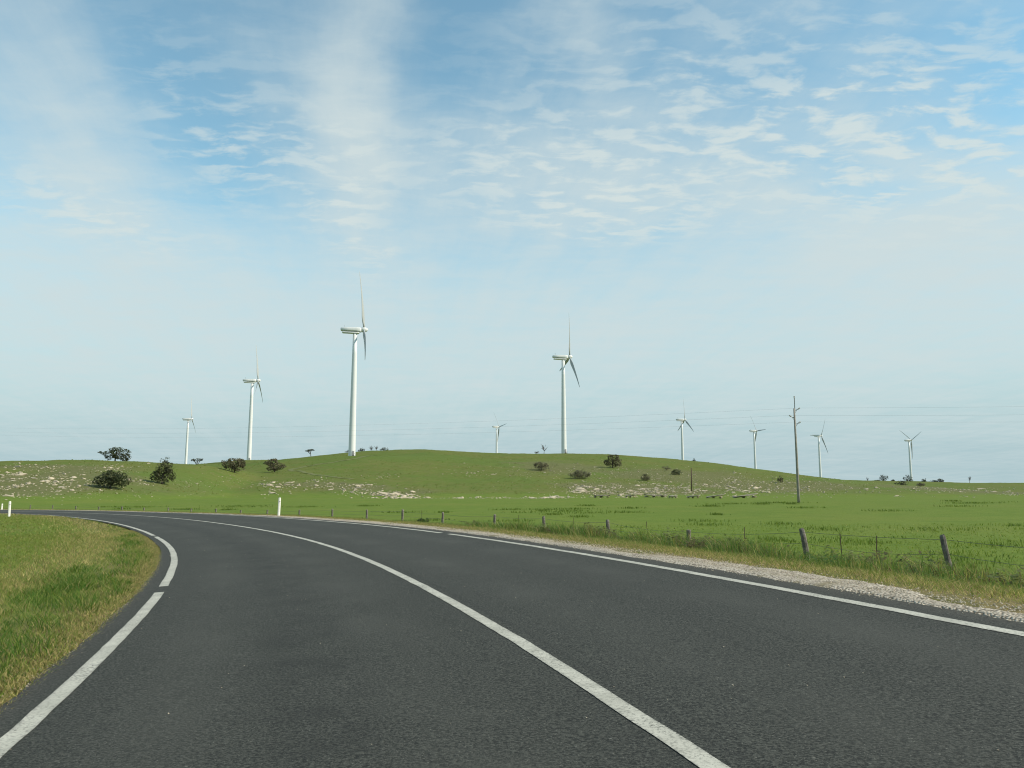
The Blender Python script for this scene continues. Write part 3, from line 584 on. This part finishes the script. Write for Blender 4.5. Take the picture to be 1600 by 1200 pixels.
def leaf_cloud(name, lob, w, h, depth, n, ls, seed, base):
    g = np.random.default_rng(seed); V = []; wts = np.array([l[2] * l[3] for l in lob]); wts = wts / wts.sum(); li = g.choice(len(lob), n, p=wts); L = np.array(lob)[li]
    d = g.normal(size=(n, 3)); d /= np.linalg.norm(d, axis=1)[:, None]; rad = (1 - .45 * g.random(n) ** 1.6) * (1 + .12 * np.sin(d[:, 0] * 7 + seed) * np.cos(d[:, 2] * 6))
    c = np.stack([(L[:, 0] + d[:, 0] * rad * L[:, 2]) * w, d[:, 1] * rad * np.minimum(L[:, 2] * 1.0, .45) * depth, np.maximum((L[:, 1] + d[:, 2] * rad * L[:, 3]) * h, .02)], -1)
    keep = vnoise(c[:, 0] * 2.2 / (ls * 4), c[:, 2] * 2.2 / (ls * 4) + c[:, 1], seed) > .30; c = c[keep]; n = len(c)
    a = g.normal(size=(n, 3)); a /= np.linalg.norm(a, axis=1)[:, None]; b = np.cross(a, g.normal(size=(n, 3))); b /= np.linalg.norm(b, axis=1)[:, None]; s_ = (ls * g.uniform(.6, 1.3, n))[:, None]
    V = np.stack([c - a * s_, c + b * s_ * .45, c + a * s_, c - b * s_ * .45], 1).reshape(-1, 3)
    t_ = g.random(n)[:, None]; clump = vnoise(c[:, 0] / (ls * 3), c[:, 2] / (ls * 3), seed + 5)[:, None]
    cl = np.array(base) * (.4 + .5 * t_ + 1.15 * clump ** 1.5) + np.array([.03, .022, .008]) * (t_ > .8)
    return npmesh(name, V, [np.arange(n * 4).reshape(n, 4)], np.repeat(cl, 4, 0))
def tree(name, label, cat, x, y, h, w, kind, seed, n=900, ls=.22, base=(.042, .048, .022), trunk=.5, lean=0., group='bushes and trees on the hills', lower=0.):
    z = hgt(x, y) - lower; o = thing(name, label, cat, (x, y, z), group); r = random.Random(seed)
    bm = bmesh.new(); lob = LOBES.get(kind)
    if lob:      # every plant grows its own way: uneven lobes, a few stray clumps, crown pushed over by the sea wind
        lob = [(a + r.uniform(-.05, .05), b_ + r.uniform(-.05, .05), c_ * r.uniform(.9, 1.1), d_ * r.uniform(.9, 1.12)) for a, b_, c_, d_ in lob]
        lob += [(a + c_ * r.uniform(-.95, .95), b_ + d_ * r.uniform(.1, .8), c_ * r.uniform(.22, .4), d_ * r.uniform(.22, .4)) for a, b_, c_, d_ in lob]
        lob = [(a - .10 * (b_ - .5), b_, c_, d_) for a, b_, c_, d_ in lob]
    if kind == 'bare':
        tube(bm, [(0, 0, -.2), (.03 * w, 0, h * .3), (lean * h * .5, 0, h * .55)], [.16, .12, .08], 6); obj('trunk', bmesh_done('trunk', bm), M['bark'], o); bm = bmesh.new()
        for k in range(16):
            s0 = Vector((.03 * w, 0, h * r.uniform(.25, .55))); a = r.uniform(0, 6.28); e = s0 + Vector((math.cos(a) * w * .42 * r.uniform(.4, 1), math.sin(a) * w * .3, h * r.uniform(.15, .5))); m_ = s0.lerp(e, .5) + Vector((r.uniform(-.2, .2), r.uniform(-.2, .2), -.15)) * .6
            tube(bm, [s0, m_, e], [.08, .06, .025], 4)
            for q in range(3): tube(bm, [m_.lerp(e, .3 + .25 * q), e + Vector((r.uniform(-.5, .5), r.uniform(-.4, .4), r.uniform(-.2, .5)))], [.04, .018], 4)
        obj('branches', bmesh_done('branches', bm), M['bark'], o); return o
    tr = max(.07, .05 * h); tube(bm, [(0, 0, -.3), (lean * h * .25, 0, h * trunk * .5), (lean * h, 0, h * trunk)], [tr, tr * .8, tr * .6], 7)
    for (cx, cz, ax, az) in lob[:5]: tube(bm, [(lean * h * .5, 0, h * trunk * .45), (cx * w * .6 + lean * h * .3, r.uniform(-.1, .1) * w, h * (trunk * .4 + cz * .5)), (cx * w, r.uniform(-.15, .15) * w, cz * h)], [tr * .6, tr * .45, tr * .2], 5)
    obj('trunk', bmesh_done('trunk', bm), M['bark'], o)
    obj('crown', leaf_cloud('crown', lob, w, h, w * .95, n, ls, seed, base), M['leaf'], o); return o
OL = (.072, .062, .040); DK = (.034, .040, .020); GY = (.10, .088, .06); BL_ = (.030, .036, .026)
tree('windswept_tree', 'large two-lobed windswept dark tree on the crest of the rocky rise', 'tree', -129.5, 262, 5., 9.8, 'swept', 1, 2600, .26, DK)
tree('low_bush', 'wide low dark green bush on the rocky rise', 'bush', -84.6, 169.8, 3.7, 7.9, 'low', 2, 2800, .22, DK)
tree('tall_bush', 'tall dark bush with brownish top below the rise crest', 'bush', -83.5, 192.4, 5.2, 5.6, 'tall', 3, 2600, .22, (.044, .045, .024))
tree('windswept_tree', 'small thin windswept tree peeping over the crest above the tall bush', 'tree', -123, 285, 3.9, 4.4, 'sparse', 4, 260, .2, DK)
tree('flat_topped_tree', 'flat-topped little tree with bare trunk beside the small distant turbine', 'tree', -117.8, 300, 3.9, 4.6, 'flat', 5, 500, .2, BL_, .8, .1)
tree('round_shrub', 'rounded brown-green shrub casting a dark shadow, below the far crest turbine', 'shrub', -87.9, 254.7, 4.6, 7.2, 'ball', 6, 2400, .26, OL, .35)
tree('ragged_shrub', 'ragged dark shrub with a shadow at the bend of the hill track', 'shrub', -84.5, 286.2, 5.1, 8.2, 'ragged', 7, 2000, .28, OL, .35)
tree('flat_topped_tree', 'tiny flat-topped leaning tree alone on the crest', 'tree', -107.7, 430, 3.8, 5.6, 'flat', 8, 420, .26, BL_, .8, -.25)
tree('low_scrub', 'low dark scrub behind the near turbine tower, uphill side', 'scrub', -90.5, 450, 2.9, 6., 'dome', 9, 420, .28, BL_)
tree('low_scrub', 'low dark scrub behind the near turbine tower beside the thin saplings', 'scrub', -84.6, 450, 3.2, 4., 'dome', 10, 320, .28, BL_)
tree('thin_sapling', 'thin nearly leafless sapling on the crest right beside the near turbine', 'sapling', -78.5, 446, 3.2, 3.2, 'bare', 11)
tree('thin_sapling', 'thin nearly leafless sapling on the crest between another sapling and crest scrub', 'sapling', -75.6, 446, 3., 2.6, 'bare', 12)
tree('low_scrub', 'flat patch of scrub on the top of the hill', 'scrub', -70.9, 444, 1.9, 5., 'low', 13, 420, .24, DK)
tree('bare_tree', 'bare leafless twisted tree on the hill crest beside the second largest turbine', 'tree', 17.7, 444, 5.2, 5., 'bare', 14)
tree('low_scrub', 'tiny scrub at the foot of the bare tree', 'scrub', 13.6, 444, 1.6, 3., 'sparse', 15, 160, .24, OL)
tree('grey_bush', 'grey-brown bush with a shadow below the bare tree', 'bush', 11.4, 310.9, 3.3, 6.2, 'ball', 16, 1500, .25, GY)
tree('scrub_clump', 'long low grey-brown scrub clump on the stony slope', 'scrub', 23.1, 277, 2.9, 8., 'low', 17, 1700, .22, GY)
tree('leaning_bush', 'dark bush with shadow on the bright green upper slope', 'bush', 41.6, 333, 5.6, 7.2, 'tall', 18, 2000, .28, OL)
tree('small_bush', 'small dark bush above the dense stone field', 'bush', 45.8, 277, 2.5, 3.2, 'dome', 19, 700, .2, OL)
tree('small_bush', 'small dark green bush near the brown pole', 'bush', 61.7, 302, 2.2, 4., 'dome', 20, 700, .22, DK)
tree('small_bush', 'sparse grey bush just above the dark green bush near the brown pole', 'bush', 62.5, 325, 2.1, 3.8, 'sparse', 21, 300, .2, GY)
tree('tiny_shrub', 'tiny dark shrub on the falling skyline', 'shrub', 99.7, 441, 1.9, 2.2, 'dome', 22, 160, .25, BL_)
tree('small_bush', 'small dark bush on the slope beside the power pole', 'bush', 93.5, 281, 2.4, 2.2, 'tall', 23, 400, .2, OL)
tree('domed_tree', 'small domed tree on the skyline just behind the power pole', 'tree', 229.6, 640, 3.8, 5.2, 'flat', 24, 260, .35, BL_, .7)
for k, (x, h, w, kd, lab) in enumerate([(293.3, 6., 7., 'ball', 'largest dark round tree at the end of the far tree row'), (300.6, 2.8, 4.4, 'dome', 'low dark bush between the round tree and the open-crowned tree on the far crest'), (288.6, 2.2, 4.2, 'dome', 'low bush at the foot of the largest far tree'),
    (312.1, 7.2, 7.2, 'swept', 'dark open-crowned tree right beside the Y-posed turbine'), (324.8, 4.4, 4.6, 'tall', 'small dark tree alone between the Y-posed turbine and the low twin bushes'), (332.6, 3.6, 6.6, 'low', 'low dark bush, flatter of the twin bushes on the far crest'), (338.2, 4.6, 6., 'dome', 'rounded dark bush, taller of the twin bushes on the far crest')]):
    tree('far_tree', lab, 'tree', x, 636, h, w, kd, 30 + k, 500, .4, BL_, group='dark trees on the far crest')
tree('scrub_clump', 'dark scrub patch in front of the far trees', 'scrub', 141, 292, 1.9, 4.8, 'low', 41, 500, .22, (.05, .05, .035))
tree('scrub_clump', 'smaller grey scrub patch at the edge of the far stony ground', 'scrub', 150, 296, 1.4, 3.6, 'low', 42, 320, .22, GY)
tree('thin_sapling', 'thin bare sapling standing alone on the far crest past the trees', 'sapling', 356.6, 628, 5., 3.2, 'bare', 43)
tree('thin_sapling', 'thin bare sapling on the far crest short of the dark trees', 'sapling', 280.6, 636, 4.6, 2.4, 'bare', 44)
tree('tiny_shrub', 'tiny dark shrub on the skyline at the end of the rocky rise', 'shrub', -165.4, 256, 1.3, 1.8, 'dome', 45, 160, .2, BL_)
tree('verge_bush', 'small dark green bush growing at the wire fence beside the outer road edge', 'bush', *rp(np.array([39.6]), 9.6)[0][:2], .5, .8, 'dome', 46, 420, .07, (.03, .05, .015), group='verge plants')
# ------------------------------------------------------------------ grass
def blades(name, x, y, z, h, w, col, lean, seed, label, cat, mat_=None):
    g = np.random.default_rng(seed); n = len(x); a = g.random(n) * 6.283; la = g.random(n) * 6.283; l = lean * g.uniform(.2, 1.2, n) * h
    ux, uy = np.cos(a) * w * .5, np.sin(a) * w * .5; lx, ly = np.cos(la) * l - .12 * h, np.sin(la) * l
    def pt(f, k, zf): return np.stack([x + lx * f + ux * k, y + ly * f + uy * k, z + h * zf], -1)
    V = np.stack([pt(0, -1, -.04), pt(0, 1, -.04), pt(.38, -.8, .6), pt(.38, .8, .6), pt(1, 0, .98)], 1).reshape(-1, 3)
    i = np.arange(n)[:, None] * 5
    me = npmesh(name, V, [i + np.array([[0, 1, 3, 2]]), i + np.array([[2, 3, 4]])], np.repeat(col, 5, 0))
    return tag(obj(name, me, mat_ or M['grass']), label, cat, kind='stuff')
def palette(n, g, weights, cols, var=.25):
    """weights (n,k) -> colour per blade"""
    w = weights / weights.sum(1, keepdims=True); cu = np.cumsum(w, 1); k = (g.random(n)[:, None] > cu).sum(1).clip(0, len(cols) - 1)
    return np.array(cols)[k] * (1 + var * (g.random(n)[:, None] * 2 - 1))
GREEN, LUSH, OLIVE, STRAW, BROWN = (.110, .160, .030), (.046, .105, .016), (.165, .172, .050), (.31, .26, .13), (.15, .115, .062)
g = np.random.default_rng(11)
def field(s0, s1, d0, d1, n):
    s = g.uniform(s0, s1, n); d = g.uniform(d0, d1, n); p = rp(s, d); z = land(p[:, 0], p[:, 1], (s, d)); return s, d, p[:, 0], p[:, 1], z
# inside of the bend
parts = []
for (s0, s1, d0, d1, n, hk, wk) in [(2, 17, -10, -3.60, 75000, 1., 1.), (15, 34, -14, -3.5, 70000, 1., 1.6), (30, 62, -26, -3.5, 60000, 1.05, 2.8), (55, 105, -40, -3.55, 30000, .8, 4.5), (8, 34, -26, -9.5, 22000, 1., 3.)]:
    s, d, x, y, z = field(s0, s1, d0, d1, n); e = -d - 3.6; lowf = fbm(x * .55, y * .55, 61); mid = fbm(x * 2.4, y * 2.4, 63, 3)
    dens = np.where(e < .5, .9 + 0 * mid, .75 + .5 * mid); k = g.random(n) < dens; s, d, x, y, z, e, lowf, mid = [q[k] for q in (s, d, x, y, z, e, lowf, mid)]
    fringe = 1 - sstep(.08, .34, e + (mid - .5) * .4); wv = e + (lowf - .5) * 1.5 + .028 * (s - 14); lush = sstep(.1, .35, e + (mid - .5) * .5) * (1 - sstep(1.05, 1.6, wv)); dry = sstep(1.0, 1.5, wv) * (1 - sstep(2.1, 2.9, wv - .02 * (s - 14))); rest = sstep(2., 2.8, wv)
    wts = np.stack([.45 + .9 * rest + .6 * lush, 2.6 * lush * sstep(.38, .58, mid) + .10 * rest, .5 + .9 * rest + .5 * dry, 1.25 * dry * (.3 + lowf) + .8 * fringe + .12, .22 * dry + .2 * fringe + .02], -1)
    hh = (.035 + .09 * lush * sstep(.35, .7, mid) + .03 * dry + .01 * rest) * g.uniform(.6, 1.5, len(x)) * hk * (1 - .5 * fringe)
    parts.append((x, y, z, hh, .0062 * wk * g.uniform(.6, 1.3, len(x)), palette(len(x), g, wts, [GREEN, LUSH, OLIVE, STRAW, BROWN])))
n = 60000; s = 3 + 34 * g.random(n) ** 1.25; e = np.abs(g.normal(size=n)) * .24; d = -3.56 - e; p = rp(s, d); mid = fbm(p[:, 0] * 3, p[:, 1] * 3, 66, 3); k = g.random(n) < sstep(.3, .6, mid + .15)
x, y, s, d = p[k, 0], p[k, 1], s[k], d[k]; parts.append((x, y, land(x, y, (s, d)), .035 * g.uniform(.4, 1.6, len(x)), .006 * (1 + .03 * s), palette(len(x), g, np.ones((len(x), 1)) * np.array([[.35, .1, .8, .9, .45]]), [GREEN, LUSH, OLIVE, STRAW, BROWN])))
cat_ = lambda k: np.concatenate([p[k] for p in parts])
blades('verge_grass', *[cat_(k) for k in range(6)], 1.6, 3, 'rough green and straw-coloured grass on the inside of the bend', 'grass')
# outer verge: short dry grass, then rank growth up to the fence
parts = []
for (s0, s1, d0, d1, n, wk) in [(2, 22, 3.7, 7.4, 60000, 1.), (20, 48, 3.68, 7.4, 50000, 1.8), (45, 110, 3.7, 8.5, 40000, 3.5)]:
    s, d, x, y, z = field(s0, s1, d0, d1, n); mid = fbm(x * 1.5, y * 1.5, 71); e = d - 3.7
    dens = np.where(e < .85, .06 + .5 * sstep(.5, .75, mid) + .5 * sstep(.55, .95, e), 1.); k = g.random(n) < dens; x, y, z, e, mid = [q[k] for q in (x, y, z, e, mid)]
    grn = sstep(1.3, 3., e + (mid - .5) * 2); wts = np.stack([.25 + .6 * grn, .1 * grn + .03, .55 + 0 * e, .50 - .3 * grn, .24 - .1 * grn], -1)
    hh = (.018 + .022 * sstep(.6, 1.4, e) + .06 * grn) * g.uniform(.6, 1.5, len(x)); parts.append((x, y, z, hh, .007 * wk * g.uniform(.7, 1.4, len(x)), palette(len(x), g, wts, [GREEN, LUSH, OLIVE, STRAW, BROWN])))
blades('verge_grass', *[cat_(k) for k in range(6)], 1.6, 4, 'short dry yellow-green grass between the gravel and the fence weeds', 'grass')
parts = []
for (s0, s1, d0, d1, n, wk) in [(2, 26, 6.2, 11.8, 52000, 1.2), (24, 50, 6.4, 11.8, 34000, 2.), (48, 112, 7.5, 12., 24000, 3.6)]:
    s, d, x, y, z = field(s0, s1, d0, d1, n); mid = fbm(x * .9, y * .9, 81); md2 = fbm(x * .45 + 9, y * .45, 83); tall = sstep(6.2, 7.6, d + (mid - .5)) * (1 - sstep(10.6, 11.8, d)) * (1 - .72 * sstep(25, 34, s))
    k = g.random(n) < (.2 + 1.2 * mid); x, y, z, d, s, mid, md2, tall = [q[k] for q in (x, y, z, d, s, mid, md2, tall)]
    br = sstep(.52, .66, md2); wts = np.stack([.7 + 0 * d, .6 * (1 - br), .5 + 0 * d, .10 + .08 * br, .6 * br + .05], -1)
    hh = (.12 + .38 * tall * sstep(.25, .75, mid)) * g.uniform(.5, 1.35, len(x)); parts.append((x, y, z, hh, .009 * wk * g.uniform(.7, 1.4, len(x)), palette(len(x), g, wts, [(.085, .135, .030), (.050, .110, .022), OLIVE, STRAW, (.085, .058, .036)])))
blades('rank_grass', *[cat_(k) for k in range(6)], .7, 5, 'tall rank grass and brown stalks along the foot of the wire fence', 'grass')
# paddock: short pasture with darker tussocks
parts = []
for (y0, y1, n, wk) in [(14, 30, 26000, 2.2), (26, 44, 14000, 4.)]:
    y = g.uniform(y0, y1, n); x = g.uniform(-.66, .75, n) * y + 1; S_, D_ = road_sd(x, y); k = D_ > 11.3; x, y, S_, D_ = x[k], y[k], S_[k], D_[k]; tu = fbm(x * .5, y * .5, 91, 3); z = land(x, y, (S_, D_)); m_ = sstep(.60, .72, tu)
    hh = (.025 + .04 * m_) * g.uniform(.6, 1.4, len(x)) * (1 + .012 * y); wts = np.stack([.8 + 0 * x, .1 + .8 * m_, .35 * (1 - m_), .03 + 0 * x], -1)
    parts.append((x, y, z, hh, .007 * wk * g.uniform(.7, 1.4, len(x)), palette(len(x), g, wts, [(.105, .150, .024), (.060, .105, .016), (.13, .16, .034), (.22, .2, .08)], .18)))
# scattered tussocks
tn = 90; ty = g.uniform(.05, 1, tn) ** 1.3 * 100 + 14; tx = g.uniform(-.5, .7, tn) * ty; S_, D_ = road_sd(tx, ty); k = D_ > 12.5; tx, ty = tx[k], ty[k]
m = 130; wid = (.15 + .010 * ty) * g.uniform(.3, 2., len(tx)); x = (tx[:, None] + g.normal(size=(len(tx), m)) * wid[:, None]).ravel(); y = (ty[:, None] + g.normal(size=(len(tx), m)) * .8).ravel(); yy = np.repeat(ty, m)
parts.append((x, y, land(x, y), .12 * g.uniform(.3, 1.4, len(x)) * (1 + .006 * yy), .010 * (1 + .05 * yy), palette(len(x), g, np.ones((len(x), 2)), [(.06, .10, .015), (.085, .125, .022)])))
blades('paddock_grass', *[cat_(k) for k in range(6)], .8, 6, 'bright green grazed pasture with darker tussocks behind the fence', 'grass')
# rough tussocky grass on the hill slopes
n = 26000; y = g.uniform(122, 445, n); x = g.uniform(-.68, .45, n) * y; z = land(x, y); k = (z > .8) & (fbm(x * .08, y * .08, 97) + .25 * g.random(n) > .56); x, y, z = x[k], y[k], z[k]
blades('hill_grass', x, y, z, g.uniform(.10, .24, len(x)), g.uniform(.12, .32, len(x)), palette(len(x), g, np.ones((len(x), 1)) * np.array([[.9, .5, .7, .35]]), [(.085, .11, .020), (.07, .095, .018), (.10, .11, .026), (.14, .125, .045)], .15), 1.0, 8, 'rough tussocky grass covering the hill slopes', 'grass')
# ------------------------------------------------------------------ leafy weeds on the verge
def weed_mesh(seed, h, spread, nleaf, base):
    r = np.random.default_rng(seed); V = []; Fq = []; Cc = []; n = 0
    for st_ in range(int(12 + spread * 20)):
        a = r.random() * 6.283; ln_ = h * r.uniform(.5, 1.); out = spread * r.uniform(.2, 1.)
        for k in range(nleaf):
            f = (k + 1) / nleaf; c_ = np.array([math.cos(a) * out * f ** 1.4, math.sin(a) * out * f ** 1.4, ln_ * f * (1 - .25 * f)]); b = r.random() * 6.283
            L_ = .062 * h / .5 * r.uniform(.6, 1.3) * (1.2 - .6 * f); u = np.array([math.cos(b), math.sin(b), r.uniform(-.5, 1.)]); w_ = np.array([-math.sin(b), math.cos(b), r.uniform(-.3, .3)]) * .32
            V += [c_, c_ + (u * .5 + w_) * L_, c_ + u * L_ + np.array([0, 0, -.2 * L_]), c_ + (u * .5 - w_) * L_]; Fq.append([n, n + 1, n + 2, n + 3]); n += 4
            Cc += [np.array(base) * r.uniform(.6, 1.4)] * 4
        e = np.array([math.cos(a) * out, math.sin(a) * out, ln_ * .75]); V += [np.array([-.005, 0, 0]), np.array([.005, 0, 0]), e]; Fq.append([n, n + 1, n + 2, n + 2]); n += 3; Cc += [np.array(base)] * 3
    q = np.array(Fq); tri = q[q[:, 2] == q[:, 3]][:, :3]; quad = q[q[:, 2] != q[:, 3]]
    return npmesh('leafy_weed', np.array(V), [quad, tri], np.array(Cc))
WD = [weed_mesh(s, h, sp_, nl, b) for s, h, sp_, nl, b in ((1, .55, .36, 16, (.085, .125, .038)), (2, .40, .55, 16, (.065, .12, .032)), (3, .62, .34, 20, (.12, .14, .062)), (4, .36, .45, 15, (.06, .11, .03)), (5, .5, .4, 18, (.095, .085, .048)))]
for w_ in WD: w_.materials.append(M['grass'])
wq = [(float(a_), float(b_)) for a_, b_ in zip(g.uniform(7.5, 31, 90), g.uniform(6.8, 10.8, 90))]
wp = wq + [(8.4, 7.2), (9.6, 6.9), (10.8, 7.6), (11.8, 6.8), (12.6, 7.3), (13.1, 6.6), (13.8, 7.6), (14.6, 7.0), (15.3, 8.2), (16.1, 7.3), (16.9, 6.7), (17.6, 7.6), (18.3, 8.6), (19.2, 7.2), (20.2, 8.2), (21.3, 7.5), (22.5, 8.6), (23.6, 8.), (24.8, 9.), (26.1, 8.4), (12.2, 9.2), (14.2, 9.6), (16.4, 9.8), (10.2, 9.4), (18.9, 10.2), (28, 9.2), (30.6, 10.1)]
for k, (s, d) in enumerate(wp):
    p = rp(np.array([s]), d)[0]; j = random.choice([0, 1, 2, 3, 1, 4, 4] if s > 14 else [0, 1, 2, 3]); o = obj('leafy_weed', WD[j]); o.location = (p[0], p[1], hgt(p[0], p[1]) - .01); sc_ = random.uniform(1.1, 1.8) * (.75 if d < 7.5 else 1.) * (.8 if s < 13 else 1.); o.scale = (sc_ * 1.25, sc_ * 1.25, sc_ * random.uniform(.75, 1.)); o.rotation_euler = (0, 0, random.uniform(0, 6.28))
    tag(o, 'brown-tinged leafy weed in the rank growth before the wire fence' if j == 4 else 'green leafy weed in the rank growth before the wire fence', 'weed', 'leafy weeds along the fence')
# ------------------------------------------------------------------ pebbles
PM = []
for sd2 in range(5):
    bm = bmesh.new(); r = random.Random(sd2)
    for q in ((1, 0, 0), (-1, 0, 0), (0, 1, 0), (0, -1, 0), (0, 0, 1), (.6, .6, -.3), (-.6, .5, -.3), (.1, -.8, -.3)): bm.verts.new([c_ * .5 * r.uniform(.7, 1.1) for c_ in q])
    bmesh.ops.convex_hull(bm, input=bm.verts[:]); PM.append(bmesh_done('p', bm))
PMV = [np.array([v.co[:] for v in q.vertices]) for q in PM]; PMF = [np.array([f.vertices[:] for f in q.polygons]) for q in PM]
def pebbles(name, s, d, sz, label, lift=.25):
    p = rp(s, d); z = np.where(np.abs(d) < 3.7, p[:, 2], land(p[:, 0], p[:, 1], (s, d)) + .012); n = len(s); sh = g.uniform(.45, 1., (n, 1)); cols = np.array([(.60, .52, .40)]) * sh + np.array([[.02, .01, 0]]) * g.random((n, 1))
    return tag(scatter_rocks(name, p[:, 0], p[:, 1], z + lift * sz * .5, sz, M['pebble'], .8, cols, (PMV, PMF)), label, 'gravel', kind='stuff')
n = 15000; s = 3 + 45 * g.random(n) ** 1.7; gap = vnoise(s * .35, s * 0 + 3, 52); d = 3.6 + np.abs(g.normal(size=n)) * .2 + g.random(n) * .55
pebbles('shoulder_gravel', s, d, g.uniform(.008, .024, n) * (1 + .015 * s), 'loose cream limestone gravel along the outer edge of the asphalt')
n = 900; s = 4 + 18 * g.random(n) ** 1.4; d = -3.58 - np.abs(g.normal(size=n)) * .14; pebbles('shoulder_gravel', s, d, g.uniform(.006, .02, n), 'thin scatter of pale stones along the inner edge of the asphalt')
n = 260; s = 3 + 30 * g.random(n) ** 1.5; d = g.uniform(-3.5, 3.6, n); pebbles('loose_stones', s, d, g.uniform(.005, .014, n), 'tiny loose pale stones lying on the asphalt')
